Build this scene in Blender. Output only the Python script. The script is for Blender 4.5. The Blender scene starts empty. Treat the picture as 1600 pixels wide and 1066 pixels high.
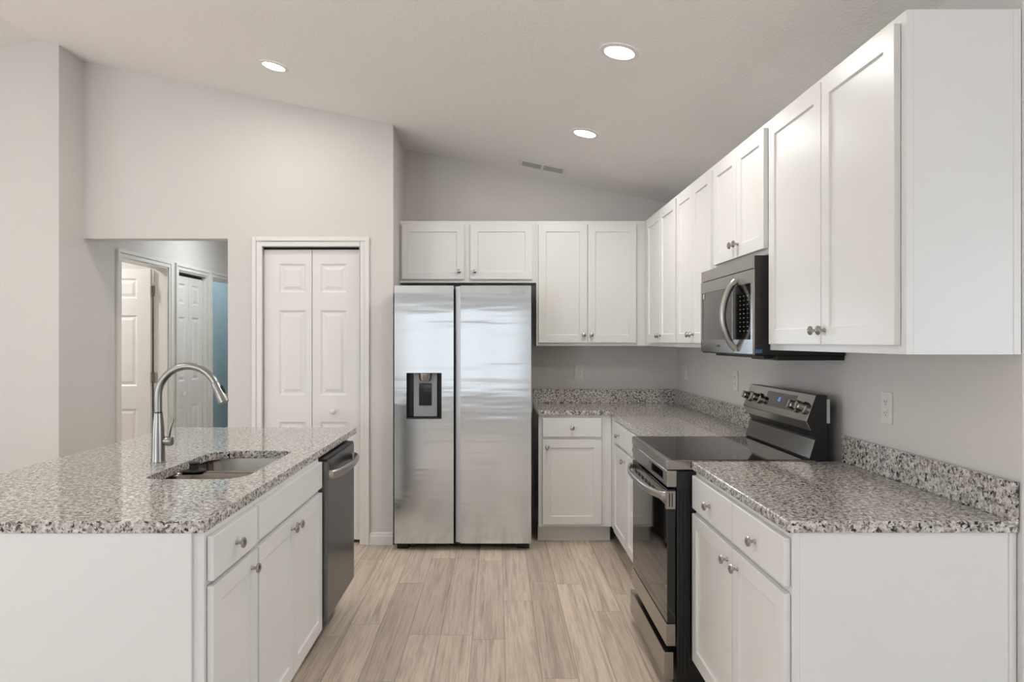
import bpy, bmesh, math, random
from mathutils import Vector, Matrix
random.seed(4)
PI = math.pi
S = bpy.context.scene
COL = S.collection

# ------------------------------------------------------------------ camera, world, exposure
cam = bpy.data.cameras.new('camera')
cam.sensor_width = 36.0
cam.lens = 1140 * 36.0 / 1600
cam.shift_x = 23.0 / 1600
cam.shift_y = 0.0
cam.clip_start = 0.05
cam_ob = bpy.data.objects.new('camera', cam)
COL.objects.link(cam_ob)
cam_ob.location = (0, 0, 1.40)
cam_ob.rotation_euler = (PI / 2, 0, 0)
S.camera = cam_ob

S.view_settings.view_transform = 'Standard'
S.view_settings.look = 'None'
S.view_settings.gamma = 1
S.view_settings.use_curve_mapping = False
S.view_settings.exposure = 0.04

world = bpy.data.worlds.new('world')
S.world = world
world.use_nodes = True
bg = world.node_tree.nodes['Background']
bg.inputs[0].default_value = (0.90, 0.95, 1.0, 1)
bg.inputs[1].default_value = 0.6


def area_light(name, loc, direction, sx, sy, power, colour):
    l = bpy.data.lights.new(name, 'AREA')
    l.shape = 'RECTANGLE'
    l.size, l.size_y = sx, sy
    l.energy = power
    l.color = colour
    o = bpy.data.objects.new(name, l)
    COL.objects.link(o)
    o.location = loc
    o.rotation_euler = Vector(direction).to_track_quat('-Z', 'Y').to_euler()
    return o


DAY = (0.84, 0.94, 1.06)
area_light('blinds_window_daylight', (-0.60, -3.42, 1.22), (0, 1, 0), 2.5, 1.5, 13, (0.97, 1.0, 1.0))
area_light('rear_window_daylight', (-3.6, -3.42, 1.40), (0, 1, 0), 1.7, 1.3, 78, DAY)
area_light('left_window_daylight', (-6.22, 0.6, 1.45), (1, 0, 0), 2.6, 1.4, 58, DAY)
area_light('added_right_window_light', (3.22, -0.75, 1.45), (-1, 0, 0), 2.4, 1.4, 66, DAY)  # added light from the right to brighten the island fronts
sun = bpy.data.lights.new('sun', 'SUN')
sun.energy = 34
sun.angle = math.radians(0.6)
sun.color = (0.93, 0.97, 1.0)
sun_ob = bpy.data.objects.new('sun', sun)
COL.objects.link(sun_ob)
sun_ob.location = (-12, -12, 14)
sun_ob.rotation_euler = Vector((0.78, -0.12, -0.60)).to_track_quat('-Z', 'Y').to_euler()
LAMP_POWER = 8.6
LAMP_COL = (1.0, 0.965, 0.905)

# ------------------------------------------------------------------ materials


def s2l(c):
    return tuple(((v / 255) / 12.92 if v / 255 <= 0.04045 else ((v / 255 + 0.055) / 1.055) ** 2.4) for v in c)


class NT:
    def __init__(self, name):
        self.m = bpy.data.materials.new(name)
        self.m.use_nodes = True
        self.t = self.m.node_tree
        self.b = self.t.nodes['Principled BSDF']

    def n(self, kind, **kw):
        nd = self.t.nodes.new(kind)
        for k, v in kw.items():
            setattr(nd, k, v)
        return nd

    def l(self, a, b):
        self.t.links.new(a, b)

    def setv(self, **kw):
        for k, v in kw.items():
            self.b.inputs[k.replace('_', ' ')].default_value = v

    def coord(self, out='Object', scale=(1, 1, 1)):
        tc = self.n('ShaderNodeTexCoord')
        mp = self.n('ShaderNodeMapping')
        mp.inputs['Scale'].default_value = scale
        self.l(tc.outputs[out], mp.inputs['Vector'])
        return mp.outputs['Vector']

    def noise(self, vec, scale, detail=2.0, rough=0.5, dist=0.0):
        nd = self.n('ShaderNodeTexNoise')
        nd.inputs['Scale'].default_value = scale
        nd.inputs['Detail'].default_value = detail
        nd.inputs['Roughness'].default_value = rough
        nd.inputs['Distortion'].default_value = dist
        if vec is not None:
            self.l(vec, nd.inputs['Vector'])
        return nd.outputs['Fac']

    def ramp(self, fac, stops, interp='LINEAR'):
        r = self.n('ShaderNodeValToRGB')
        r.color_ramp.interpolation = interp
        e = r.color_ramp.elements
        while len(e) < len(stops):
            e.new(0.5)
        for el, (p, c) in zip(e, stops):
            el.position = p
            el.color = (*c, 1) if len(c) == 3 else c
        self.l(fac, r.inputs['Fac'])
        return r.outputs['Color']

    def bump(self, height, strength, dist=0.002):
        b = self.n('ShaderNodeBump')
        b.inputs['Strength'].default_value = strength
        b.inputs['Distance'].default_value = dist
        self.l(height, b.inputs['Height'])
        self.l(b.outputs['Normal'], self.b.inputs['Normal'])

    def math(self, op, a, b=None):
        m = self.n('ShaderNodeMath', operation=op)
        for i, v in enumerate((a, b)):
            if v is None:
                continue
            if isinstance(v, (int, float)):
                m.inputs[i].default_value = v
            else:
                self.l(v, m.inputs[i])
        return m.outputs[0]

    def mix(self, fac, a, b, mode='MIX'):
        m = self.n('ShaderNodeMix', data_type='RGBA', blend_type=mode)
        for sock, v in ((m.inputs[0], fac), (m.inputs[6], a), (m.inputs[7], b)):
            if isinstance(v, (int, float)):
                sock.default_value = v
            elif isinstance(v, tuple):
                sock.default_value = (*v, 1)
            else:
                self.l(v, sock)
        return m.outputs[2]


def plain(name, rgb, rough=0.5, metal=0.0, var=0.02, spec=0.5, coat=0.0):
    t = NT(name)
    c = s2l(rgb)
    f = t.noise(t.coord(), 6.0, 3)
    lo = tuple(v * (1 - var) for v in c)
    hi = tuple(min(1, v * (1 + var)) for v in c)
    t.l(t.ramp(f, [(0.3, lo), (0.7, hi)]), t.b.inputs['Base Color'])
    t.setv(Roughness=rough, Metallic=metal, Specular_IOR_Level=spec, Coat_Weight=coat)
    return t.m


def paint(name, rgb, rough=0.75, scale=130, strength=0.25, dist=0.002):
    t = NT(name)
    c = s2l(rgb)
    v = t.coord()
    f = t.noise(v, 1.2, 2)
    t.l(t.ramp(f, [(0.3, tuple(x * 0.985 for x in c)), (0.7, c)]), t.b.inputs['Base Color'])
    h = t.noise(v, scale, 3, 0.55)
    t.bump(t.ramp(h, [(0.38, (0, 0, 0)), (0.62, (1, 1, 1))]), strength, dist)
    t.setv(Roughness=rough, Specular_IOR_Level=0.3)
    return t.m


def granite(name):
    t = NT(name)
    v = t.coord()
    warp = t.noise(v, 30, 2)
    a = t.noise(v, 95, 3.0, 0.62, 0.6)
    b = t.noise(t.coord(scale=(1.13, 1.07, 1.1)), 60, 3.0, 0.6, 0.4)
    base = t.ramp(b, [(0.32, s2l((146, 137, 130))), (0.44, s2l((190, 183, 176))),
                      (0.55, s2l((222, 218, 212))), (0.70, s2l((240, 237, 232)))])
    vor = t.n('ShaderNodeTexVoronoi', feature='F1')
    vor.inputs['Scale'].default_value = 150
    t.l(v, vor.inputs['Vector'])
    cell = t.ramp(vor.outputs['Color'], [(0.2, s2l((160, 153, 146))), (0.55, s2l((244, 241, 236)))])
    base = t.mix(0.35, base, cell, 'MULTIPLY')
    dark = t.ramp(a, [(0.412, (1, 1, 1)), (0.442, (0, 0, 0))])
    grey = t.ramp(a, [(0.44, (1, 1, 1)), (0.475, (0, 0, 0))])
    clump = t.ramp(warp, [(0.35, (0.55, 0.55, 0.55)), (0.6, (1, 1, 1))])
    c1 = t.mix(t.mix(1.0, grey, clump, 'MULTIPLY'), base, s2l((118, 111, 106)))
    c2 = t.mix(t.mix(1.0, dark, clump, 'MULTIPLY'), c1, s2l((24, 23, 25)))
    t.l(c2, t.b.inputs['Base Color'])
    t.setv(Roughness=0.07, Specular_IOR_Level=0.55)
    return t.m


def steel(name, rgb=(176, 176, 174), rough=0.24, aniso=0.5, grain=(2, 2, 260), wave=0.0, axis='Z', rot=0.0, var=0.03):
    t = NT(name)
    c = s2l(rgb)
    v = t.coord(scale=grain)
    g = t.noise(v, 3.0, 4, 0.6)
    t.l(t.ramp(g, [(0.3, tuple(x * (1 - var) for x in c)), (0.7, c)]), t.b.inputs['Base Color'])
    rr = t.n('ShaderNodeMapRange')
    rr.inputs['To Min'].default_value = rough * 0.92
    rr.inputs['To Max'].default_value = rough * 1.1
    t.l(g, rr.inputs['Value'])
    t.l(rr.outputs[0], t.b.inputs['Roughness'])
    t.setv(Metallic=1.0, Anisotropic=aniso, Anisotropic_Rotation=rot)
    tg = t.n('ShaderNodeTangent', direction_type='RADIAL', axis=axis)
    t.l(tg.outputs[0], t.b.inputs['Tangent'])
    if wave:
        w = t.noise(t.coord(scale=(0.9, 0.9, 9.0)), 2.2, 1.5, 0.4)
        t.bump(w, wave, 0.01)
    return t.m


def planks(name):
    t = NT(name)
    tc = t.n('ShaderNodeTexCoord')
    sp = t.n('ShaderNodeSeparateXYZ')
    t.l(tc.outputs['Object'], sp.inputs[0])
    W, L = 0.152, 1.22
    u = t.math('DIVIDE', t.math('ADD', sp.outputs['X'], 20.03), W)
    row = t.math('FLOOR', u)
    wn = t.n('ShaderNodeTexWhiteNoise', noise_dimensions='1D')
    t.l(row, wn.inputs['W'])
    vv = t.math('ADD', t.math('DIVIDE', t.math('ADD', sp.outputs['Y'], 20.0), L), t.math('MULTIPLY', wn.outputs['Value'], 7.0))
    pl = t.math('FLOOR', vv)
    idc = t.n('ShaderNodeCombineXYZ')
    t.l(row, idc.inputs[0])
    t.l(pl, idc.inputs[1])
    wn2 = t.n('ShaderNodeTexWhiteNoise', noise_dimensions='2D')
    t.l(idc.outputs[0], wn2.inputs['Vector'])
    rnd = wn2.outputs['Value']
    # grain coordinates, shifted per plank
    gx = t.math('ADD', t.math('MULTIPLY', sp.outputs['X'], 26.0), t.math('MULTIPLY', rnd, 91.0))
    gy = t.math('ADD', t.math('MULTIPLY', sp.outputs['Y'], 1.0), t.math('MULTIPLY', rnd, 37.0))
    gc = t.n('ShaderNodeCombineXYZ')
    t.l(gx, gc.inputs[0])
    t.l(gy, gc.inputs[1])
    g1 = t.noise(gc.outputs[0], 1.0, 5, 0.6, 1.6)
    g2 = t.noise(gc.outputs[0], 4.5, 3, 0.6, 0.3)
    gs = t.n('ShaderNodeCombineXYZ')
    t.l(t.math('MULTIPLY', gx, 0.22), gs.inputs[0])
    t.l(t.math('MULTIPLY', gy, 0.9), gs.inputs[1])
    g3 = t.noise(gs.outputs[0], 1.0, 3, 0.5, 0.8)
    base = t.ramp(rnd, [(0.0, s2l((204, 189, 174))), (0.35, s2l((214, 199, 184))), (0.7, s2l((221, 206, 190))), (1.0, s2l((231, 216, 198)))])
    gcol = t.ramp(g1, [(0.28, (0.50, 0.47, 0.44)), (0.52, (1.0, 1.0, 1.0)), (0.75, (1.10, 1.09, 1.07))])
    c = t.mix(0.75, base, gcol, 'MULTIPLY')
    c = t.mix(0.5, c, t.ramp(g2, [(0.35, (0.70, 0.68, 0.66)), (0.6, (1.03, 1.03, 1.03))]), 'MULTIPLY')
    c = t.mix(0.55, c, t.ramp(g3, [(0.3, (0.84, 0.82, 0.80)), (0.65, (1.06, 1.05, 1.04))]), 'MULTIPLY')
    # seams
    fu = t.math('FRACT', u)
    fv = t.math('FRACT', vv)
    du = t.math('MULTIPLY', t.math('MINIMUM', fu, t.math('SUBTRACT', 1.0, fu)), W)
    dv = t.math('MULTIPLY', t.math('MINIMUM', fv, t.math('SUBTRACT', 1.0, fv)), L)
    d = t.math('MINIMUM', du, dv)
    seam = t.ramp(d, [(0.0, (0, 0, 0)), (0.0022, (1, 1, 1))])
    c = t.mix(0.42, c, seam, 'MULTIPLY')
    t.l(c, t.b.inputs['Base Color'])
    t.bump(t.mix(0.8, g2, seam, 'MULTIPLY'), 0.12, 0.001)
    t.setv(Roughness=0.42, Specular_IOR_Level=0.35)
    return t.m


def emis(name, rgb, strength):
    t = NT(name)
    t.setv(Base_Color=(*rgb, 1), Emission_Color=(*rgb, 1), Emission_Strength=strength, Roughness=0.4)
    return t.m


def pane_mat(name):
    t = NT(name)
    tr = t.n('ShaderNodeBsdfTransparent')
    gl = t.n('ShaderNodeBsdfGlossy')
    gl.inputs['Roughness'].default_value = 0.0
    mx = t.n('ShaderNodeMixShader')
    mx.inputs[0].default_value = 0.06
    t.l(tr.outputs[0], mx.inputs[1])
    t.l(gl.outputs[0], mx.inputs[2])
    t.l(mx.outputs[0], t.t.nodes['Material Output'].inputs['Surface'])
    return t.m


M = dict(
    wall=paint('greige_wall_paint', (221, 217, 213), 0.8, 150, 0.22, 0.002),
    ceil=paint('ceiling_knockdown_paint', (246, 243, 240), 0.85, 75, 0.40, 0.003),
    blue=paint('blue_wall_paint', (142, 168, 176), 0.8, 150, 0.2),
    trim=plain('white_trim_enamel', (232, 230, 226), 0.38, var=0.01),
    door=plain('white_door_enamel', (232, 230, 227), 0.42, var=0.01),
    cab=plain('white_cabinet_lacquer', (234, 233, 230), 0.33, var=0.008),
    granite=granite('speckled_granite'),
    steel=steel('brushed_steel', (226, 233, 240), 0.125, 0.3, wave=0.15),
    steel_v=steel('brushed_steel_appliance', (172, 168, 163), 0.24, 0.2, grain=(2, 2, 200)),
    steel_dark=steel('dark_brushed_steel', (118, 120, 123), 0.30, 0.3),
    sink=steel('sink_steel', (138, 129, 120), 0.22, 0.2, grain=(20, 200, 20)),
    nickel=plain('brushed_nickel', (176, 172, 166), 0.27, 1.0, 0.05),
    faucet=steel('faucet_steel', (158, 156, 152), 0.30, 0.0, grain=(60, 60, 4), var=0.01),
    handle=plain('satin_metal_handle', (178, 175, 170), 0.28, 1.0, 0.01),
    louvre=plain('vent_louvre_grey', (176, 180, 177), 0.5),
    black=plain('black_plastic', (20, 20, 21), 0.45),
    blackm=plain('black_enamel_panel', (24, 24, 25), 0.35, var=0.1),
    charcoal=plain('charcoal_metal', (58, 58, 58), 0.5, 0.3),
    glass=plain('black_glass', (14, 13, 13), 0.04, 0, 0.0, 0.6),
    cook=plain('glass_cooktop', (22, 20, 19), 0.06, 0, 0.0, 0.7),
    mwglass=plain('microwave_window_glass', (86, 84, 82), 0.12, 0.4, 0.03, 0.6),
    grey=plain('grey_dispenser_plastic', (150, 152, 158), 0.4),
    bezel=plain('light_grey_door_edge', (196, 198, 202), 0.35, 0.4),
    plate=plain('white_plastic_plate', (228, 226, 221), 0.4),
    slot=plain('dark_slot', (48, 46, 44), 0.7),
    floor=planks('vinyl_planks'),
    lens=emis('lamp_lens', (1.0, 0.97, 0.93), 9.0),
    blue_led=emis('blue_led', (0.12, 0.35, 1.0), 1.2),
    blue_tape=plain('blue_tape', (72, 112, 150), 0.6),
    pane=pane_mat('window_glass'),
    dark=plain('dark_recess', (30, 29, 28), 0.8),
    letter=plain('pale_lettering', (168, 166, 160), 0.4, 0.3),
    rubber=plain('black_rubber', (26, 26, 26), 0.6),
)

# ------------------------------------------------------------------ mesh helpers


class MB:
    def __init__(self):
        self.v, self.f = [], []

    def add(self, vs, fs):
        o = len(self.v)
        self.v += [tuple(p) for p in vs]
        self.f += [tuple(i + o for i in f) for f in fs]
        return self

    def box(self, x0, x1, y0, y1, z0, z1):
        vs = [(x, y, z) for z in (z0, z1) for y in (y0, y1) for x in (x0, x1)]
        return self.add(vs, [(0, 2, 3, 1), (4, 5, 7, 6), (0, 1, 5, 4), (2, 6, 7, 3), (0, 4, 6, 2), (1, 3, 7, 5)])

    def prism(self, poly, axis, a, b):
        """poly of 2D points extruded along axis ('x': (y,z); 'y': (x,z); 'z': (x,y))"""
        def p3(p, t):
            return {'x': (t, p[0], p[1]), 'y': (p[0], t, p[1]), 'z': (p[0], p[1], t)}[axis]
        n = len(poly)
        vs = [p3(p, a) for p in poly] + [p3(p, b) for p in poly]
        fs = [tuple(range(n)), tuple(range(2 * n - 1, n - 1, -1))]
        fs += [(i, i + n, (i + 1) % n + n, (i + 1) % n) for i in range(n)]
        return self.add(vs, fs)

    def lathe(self, prof, c, axis='z', seg=20, flip=1, caps=True):
        """prof: (radius, height) pairs along the axis from c"""
        vs, fs = [], []
        for r, h in prof:
            for k in range(seg):
                a = 2 * PI * k / seg
                u, w = r * math.cos(a), r * math.sin(a)
                h2 = h * flip
                d = {'z': (u, w, h2), 'y': (u, h2, w), 'x': (h2, u, w)}[axis]
                vs.append((c[0] + d[0], c[1] + d[1], c[2] + d[2]))
        for j in range(len(prof) - 1):
            for k in range(seg):
                k2 = (k + 1) % seg
                fs.append((j * seg + k, j * seg + k2, (j + 1) * seg + k2, (j + 1) * seg + k))
        if caps:
            fs.append(tuple(range(seg)))
            n = len(prof) - 1
            fs.append(tuple(n * seg + k for k in range(seg)))
        return self.add(vs, fs)

    def tube(self, path, radii, seg=16, sx=1.0, sy=1.0, up=None):
        """swept ellipse (sx along frame normal, sy along binormal)"""
        P = [Vector(p) for p in path]
        if not isinstance(radii, (list, tuple)):
            radii = [radii] * len(P)
        vs, fs = [], []
        ref = Vector(up) if up else Vector((0, 0, 1))
        prev = None
        for i, p in enumerate(P):
            t = (P[min(i + 1, len(P) - 1)] - P[max(i - 1, 0)]).normalized()
            if prev is None:
                n = ref - t * ref.dot(t)
                if n.length < 1e-4:
                    n = Vector((1, 0, 0)) - t * t.x
                n.normalize()
            else:
                n = (prev - t * prev.dot(t)).normalized()
            prev = n
            b = t.cross(n)
            for k in range(seg):
                a = 2 * PI * k / seg
                vs.append(p + n * (math.cos(a) * radii[i] * sx) + b * (math.sin(a) * radii[i] * sy))
        for j in range(len(P) - 1):
            for k in range(seg):
                k2 = (k + 1) % seg
                fs.append((j * seg + k, j * seg + k2, (j + 1) * seg + k2, (j + 1) * seg + k))
        fs.append(tuple(range(seg)))
        fs.append(tuple((len(P) - 1) * seg + k for k in range(seg)))
        return self.add(vs, fs)

    def paneled(self, x0, x1, z0, z1, yf, t, panels, prof):
        """slab whose front (towards -y, at y=yf) has panels; prof = [(inset, depth), ...]"""
        xs = sorted({x0, x1, *[p[0] for p in panels], *[p[1] for p in panels]})
        zs = sorted({z0, z1, *[p[2] for p in panels], *[p[3] for p in panels]})
        for i in range(len(xs) - 1):
            for j in range(len(zs) - 1):
                cx, cz = (xs[i] + xs[i + 1]) / 2, (zs[j] + zs[j + 1]) / 2
                inside = [p for p in panels if p[0] < cx < p[1] and p[2] < cz < p[3]]
                if inside:
                    continue
                self.add([(xs[i], yf, zs[j]), (xs[i + 1], yf, zs[j]), (xs[i + 1], yf, zs[j + 1]), (xs[i], yf, zs[j + 1])], [(0, 1, 2, 3)])
        for (a, b, c, d) in panels:
            rings = []
            for ins, dep in [(0, 0)] + list(prof):
                rings.append([(a + ins, yf + dep, c + ins), (b - ins, yf + dep, c + ins), (b - ins, yf + dep, d - ins), (a + ins, yf + dep, d - ins)])
            vs = [p for r in rings for p in r]
            fs = []
            for r in range(len(rings) - 1):
                for k in range(4):
                    k2 = (k + 1) % 4
                    fs.append((r * 4 + k, r * 4 + k2, r * 4 + 4 + k2, r * 4 + 4 + k))
            n = (len(rings) - 1) * 4
            fs.append((n, n + 1, n + 2, n + 3))
            self.add(vs, fs)
        yb = yf + t
        # sides and back
        for i in range(len(xs) - 1):
            for z in (z0, z1):
                self.add([(xs[i], yf, z), (xs[i + 1], yf, z), (xs[i + 1], yb, z), (xs[i], yb, z)], [(0, 1, 2, 3)])
        for j in range(len(zs) - 1):
            for x in (x0, x1):
                self.add([(x, yf, zs[j]), (x, yf, zs[j + 1]), (x, yb, zs[j + 1]), (x, yb, zs[j])], [(0, 1, 2, 3)])
        for i in range(len(xs) - 1):
            for j in range(len(zs) - 1):
                self.add([(xs[i], yb, zs[j]), (xs[i + 1], yb, zs[j]), (xs[i + 1], yb, zs[j + 1]), (xs[i], yb, zs[j + 1])], [(0, 1, 2, 3)])
        return self

    def build(self, name, mat, parent=None, origin=(0, 0, 0), bevel=0.0, smooth=False, segs=2, loc=None, matrix=None):
        me = bpy.data.meshes.new(name)
        vs = [Vector(p) - Vector(origin) for p in self.v]
        if matrix is not None:
            vs = [matrix @ p for p in vs]
        me.from_pydata(vs, [], self.f)
        b = bmesh.new()
        b.from_mesh(me)
        bmesh.ops.remove_doubles(b, verts=b.verts, dist=1e-5)
        bmesh.ops.recalc_face_normals(b, faces=b.faces)
        b.to_mesh(me)
        b.free()
        me.materials.append(mat)
        if smooth:
            me.shade_smooth()
            me.set_sharp_from_angle(angle=math.radians(38))
        o = bpy.data.objects.new(name, me)
        COL.objects.link(o)
        if parent is not None:
            o.parent = parent
        if loc is not None:
            o.location = loc
        if bevel:
            md = o.modifiers.new('bevel', 'BEVEL')
            md.width = bevel
            md.segments = segs
            md.limit_method = 'ANGLE'
            md.angle_limit = math.radians(40)
        return o


def empty(name, loc, label=None, cat=None, group=None, rotz=0.0):
    o = bpy.data.objects.new(name, None)
    COL.objects.link(o)
    o.empty_display_size = 0.1
    o.location = loc
    o.rotation_euler = (0, 0, rotz)
    tag(o, label, cat, group)
    return o


def tag(o, label=None, cat=None, group=None, kind=None):
    if label:
        o['label'] = label
    if cat:
        o['category'] = cat
    if group:
        o['group'] = group
    if kind:
        o['kind'] = kind
    return o


def struct(name, mb, mat, label, cat, bevel=0.0):
    o = mb.build(name, mat, bevel=bevel)
    return tag(o, label, cat, None, 'structure')


def copy_tree(o, parent=None):
    c = o.copy()
    COL.objects.link(c)
    if parent is not None:
        c.parent = parent
    for ch in o.children:
        copy_tree(ch, c)
    return c


# ------------------------------------------------------------------ the setting
XR, YB = 1.392, 5.662           # right wall plane, back wall plane
YE = 1.935                      # near end of the right kitchen wall
YP = 5.02                       # pantry wall plane
XP = -0.716                     # alcove side wall
XH = -2.846                     # hall left wall plane
YL = 4.736                      # living room wall plane
RIDGE = -2.98


def cz(x):
    return 2.74 - 0.205 * x if x > RIDGE else 2.74 - 0.205 * RIDGE - 0.205 * (RIDGE - x)


T = 0.04                        # walls run this far up into the ceiling slab
mb = MB().box(-6.4, 3.4, -4.0, 9.0, -0.12, 0.0)
struct('floor', mb, M['floor'], 'greige wood look plank floor running away from the viewer', 'floor')

mb = MB()
mb.prism([(RIDGE, cz(RIDGE)), (3.2, cz(3.2)), (3.2, cz(3.2) + 0.12), (RIDGE, cz(RIDGE) + 0.12), (-6.3, cz(-6.3) + 0.12), (-6.3, cz(-6.3))], 'y', -3.5, YB + 0.12)
struct('ceiling', mb, M['ceil'], 'textured vaulted ceiling sloping down to the right over the kitchen', 'ceiling')

mb = MB().prism([(XP - 0.1, 0), (XR + 0.12, 0), (XR + 0.12, cz(XR + .12) + T), (XP - 0.1, cz(XP - .1) + T)], 'y', YB, YB + 0.12)
struct('wall_back', mb, M['wall'], 'greige wall behind the refrigerator and corner cabinets', 'wall')

mb = MB().box(XR, XR + 0.12, YE, YB, 0, cz(XR) + 0.02)
struct('wall_right', mb, M['wall'], 'greige wall behind the range and microwave', 'wall')

mb = MB().prism([(XR + .12, 0), (3.0, 0), (3.0, cz(3.0) + T), (XR + .12, cz(XR + .12) + T)], 'y', YE, YE + 0.12)
mb.box(3.0, 3.12, -3.2, -1.95, 0, cz(3.0) + T).box(3.0, 3.12, 0.45, YE + 0.12, 0, cz(3.0) + T).box(3.0, 3.12, -1.95, 0.45, 0, 0.7).box(3.0, 3.12, -1.95, 0.45, 2.0, cz(3.0) + T)
struct('wall_right_return', mb, M['wall'], 'wall turning right past the end of the cabinets', 'wall')

mb = MB().prism([(YP, 0), (YB, 0), (YB, cz(XP - .1) + .03), (YP, cz(XP - .1) + .03)], 'x', XP - 0.1, XP)
struct('wall_alcove', mb, M['wall'], 'short side wall on the left of the refrigerator', 'wall')

# pantry wall with the hall opening and the bifold opening
BX0, BX1, BZ = -1.62, -0.945, 2.05
HX1, HZ = -1.854, 2.105
mb = MB()


def slant(x0, x1, z0, y0=YP, y1=YP + 0.115):
    mb.prism([(x0, z0), (x1, z0), (x1, cz(x1) + .04), (x0, cz(x0) + .04)], 'y', y0, y1)


slant(XH, HX1, HZ)
slant(HX1, BX0, 0)
slant(BX0, BX1, BZ)
slant(BX1, XP - 0.1, 0)
mb.box(XP - 0.1, XP, YP, YP + 0.001, 0, 0.01)
struct('wall_pantry', mb, M['wall'], 'greige wall with the pantry door and the hallway opening', 'wall')

# hall left wall, continuous with the kitchen side wall
D1, D2, D3 = (5.507, 6.303), (6.497, 7.153), (7.277, 8.05)
DH = 2.035
mb = MB()
HT = 0.115
mb.box(XH - HT, XH, YL, YP + 0.115, 0, cz(XH - HT) + .04)
mb.box(XH - HT, XH, YP + 0.115, D1[0], 0, 2.72)
for a, b in (D1, D2, D3):
    mb.box(XH - HT, XH, a, b, DH, 2.72)
mb.box(XH - HT, XH, D1[1], D2[0], 0, 2.72)
mb.box(XH - HT, XH, D2[1], D3[0], 0, 2.72)
mb.box(XH - HT, XH, D3[1], 8.75, 0, 2.72)
struct('wall_hall', mb, M['wall'], 'hallway wall with three doorways running back on the left', 'wall')

mb = MB().box(HX1, HX1 + 0.1, YP + 0.115, 8.75, 0, 2.72)
mb.box(XH - HT, HX1 + 0.1, 8.75, 8.85, 0, 2.72)
struct('wall_hall_right', mb, M['wall'], 'far right wall and end of the hallway', 'wall')
mb = MB().box(XH, HX1, YP + 0.115, 8.75, 2.6, 2.7)
struct('ceiling_hall', mb, M['ceil'], 'flat hallway ceiling', 'ceiling')

# pantry closet shell
mb = MB().box(HX1 + 0.1, XP - 0.1, YB, YB + 0.1, 0, 2.72)
mb.box(HX1 + 0.1, XP - 0.1, YP + 0.115, YB, 2.45, 2.55)
struct('wall_pantry_back', mb, M['wall'], 'back of the pantry closet', 'wall')

# living room wall on the far left
mb = MB().prism([(-6.0, 0), (XH - HT, 0), (XH - HT, cz(XH - HT) + .04), (RIDGE, cz(RIDGE) + .04), (-6.0, cz(-6.0) + .04)], 'y', YL, YL + 0.115)
struct('wall_living', mb, M['wall'], 'greige wall left of the hallway under the ridge', 'wall')

# rear and left outer walls with windows
mb = MB()
WIN = [(-1.45, 0.41, 0.0, 2.05), (-4.45, -2.75, 0.75, 2.05)]
xs = [-6.12, -4.45, -2.75, -1.85, 0.65, 3.12]
for i in range(5):
    x0, x1 = xs[i], xs[i + 1]
    z0 = {1: 2.05, 3: 2.05}.get(i, 0)
    if i in (1, 3):
        mb.box(x0, x1, -3.32, -3.2, 0, 0.75 if i == 1 else 0.45)
    pts = [(x0, z0), (x1, z0), (x1, cz(x1) + T)]
    if x0 < RIDGE < x1:
        pts.append((RIDGE, cz(RIDGE) + T))
    pts.append((x0, cz(x0) + T))
    mb.prism(pts, 'y', -3.32, -3.2)
struct('wall_rear', mb, M['wall'], 'rear wall of the room with two windows', 'wall')
mb = MB()
lz = cz(-6.0) + T
mb.box(-6.12, -6.0, -3.2, -0.75, 0, lz).box(-6.12, -6.0, 1.95, YL + .115, 0, lz)
mb.box(-6.12, -6.0, -0.75, 1.95, 0, 0.7).box(-6.12, -6.0, -0.75, 1.95, 2.2, lz)
struct('wall_left', mb, M['wall'], 'outer wall on the far left with a window', 'wall')


def window(name, x0, x1, z0, z1, y, label, mull=1, blinds=False, along='x'):
    fr = MB()
    w = 0.05

    def bx(m, a0, a1, b0, b1, c0, c1):
        if along == 'x':
            m.box(a0, a1, b0, b1, c0, c1)
        else:
            m.box(y + (b0 - y), y + (b1 - y), a0, a1, c0, c1)
    bx(fr, x0, x0 + w, y, y + 0.07, z0, z1)
    bx(fr, x1 - w, x1, y, y + 0.07, z0, z1)
    bx(fr, x0 + w, x1 - w, y, y + 0.07, z0, z0 + w)
    bx(fr, x0 + w, x1 - w, y, y + 0.07, z1 - w, z1)
    for k in range(1, mull + 1):
        xm = x0 + (x1 - x0) * k / (mull + 1)
        bx(fr, xm - w * .8, xm + w * .8, y, y + 0.07, z0 + w, z1 - w)
    o = tag(fr.build(name, M['trim'], bevel=0.003), label, 'window', None, 'structure')
    pn = MB()
    bx(pn, x0 + w * .5, x1 - w * .5, y + 0.03, y + 0.036, z0 + w * .5, z1 - w * .5)
    pn.build('pane', M['pane'], o)
    if blinds:
        bl = MB()
        n = int((z1 - z0 - 0.12) / 0.10)
        for k in range(n):
            zz = z0 + 0.07 + k * 0.10
            bl.prism([(y + .072, zz), (y + .10, zz + .040), (y + .10, zz + .043), (y + .072, zz + .003)], 'x', x0 + .03, x1 - .03)
        bl.build('blind', M['trim'], o)
    return o


window('window_1', -1.85, 0.65, 0.45, 2.05, -3.30, 'wide window with blinds in the rear wall', 2, True)
window('window_2', -4.45, -2.75, 0.75, 2.05, -3.30, 'wide window in the rear wall', 1)
window('window_added', -1.95, 0.45, 0.7, 2.0, 3.03, 'unseen window added in the far right wall to light the island', 2, False, 'y')  # unseen opening, added so light reaches the island from the right
window('window_3', -0.75, 1.95, 0.7, 2.2, -6.10, 'wide window in the far left wall', 2, False, 'y')

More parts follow.
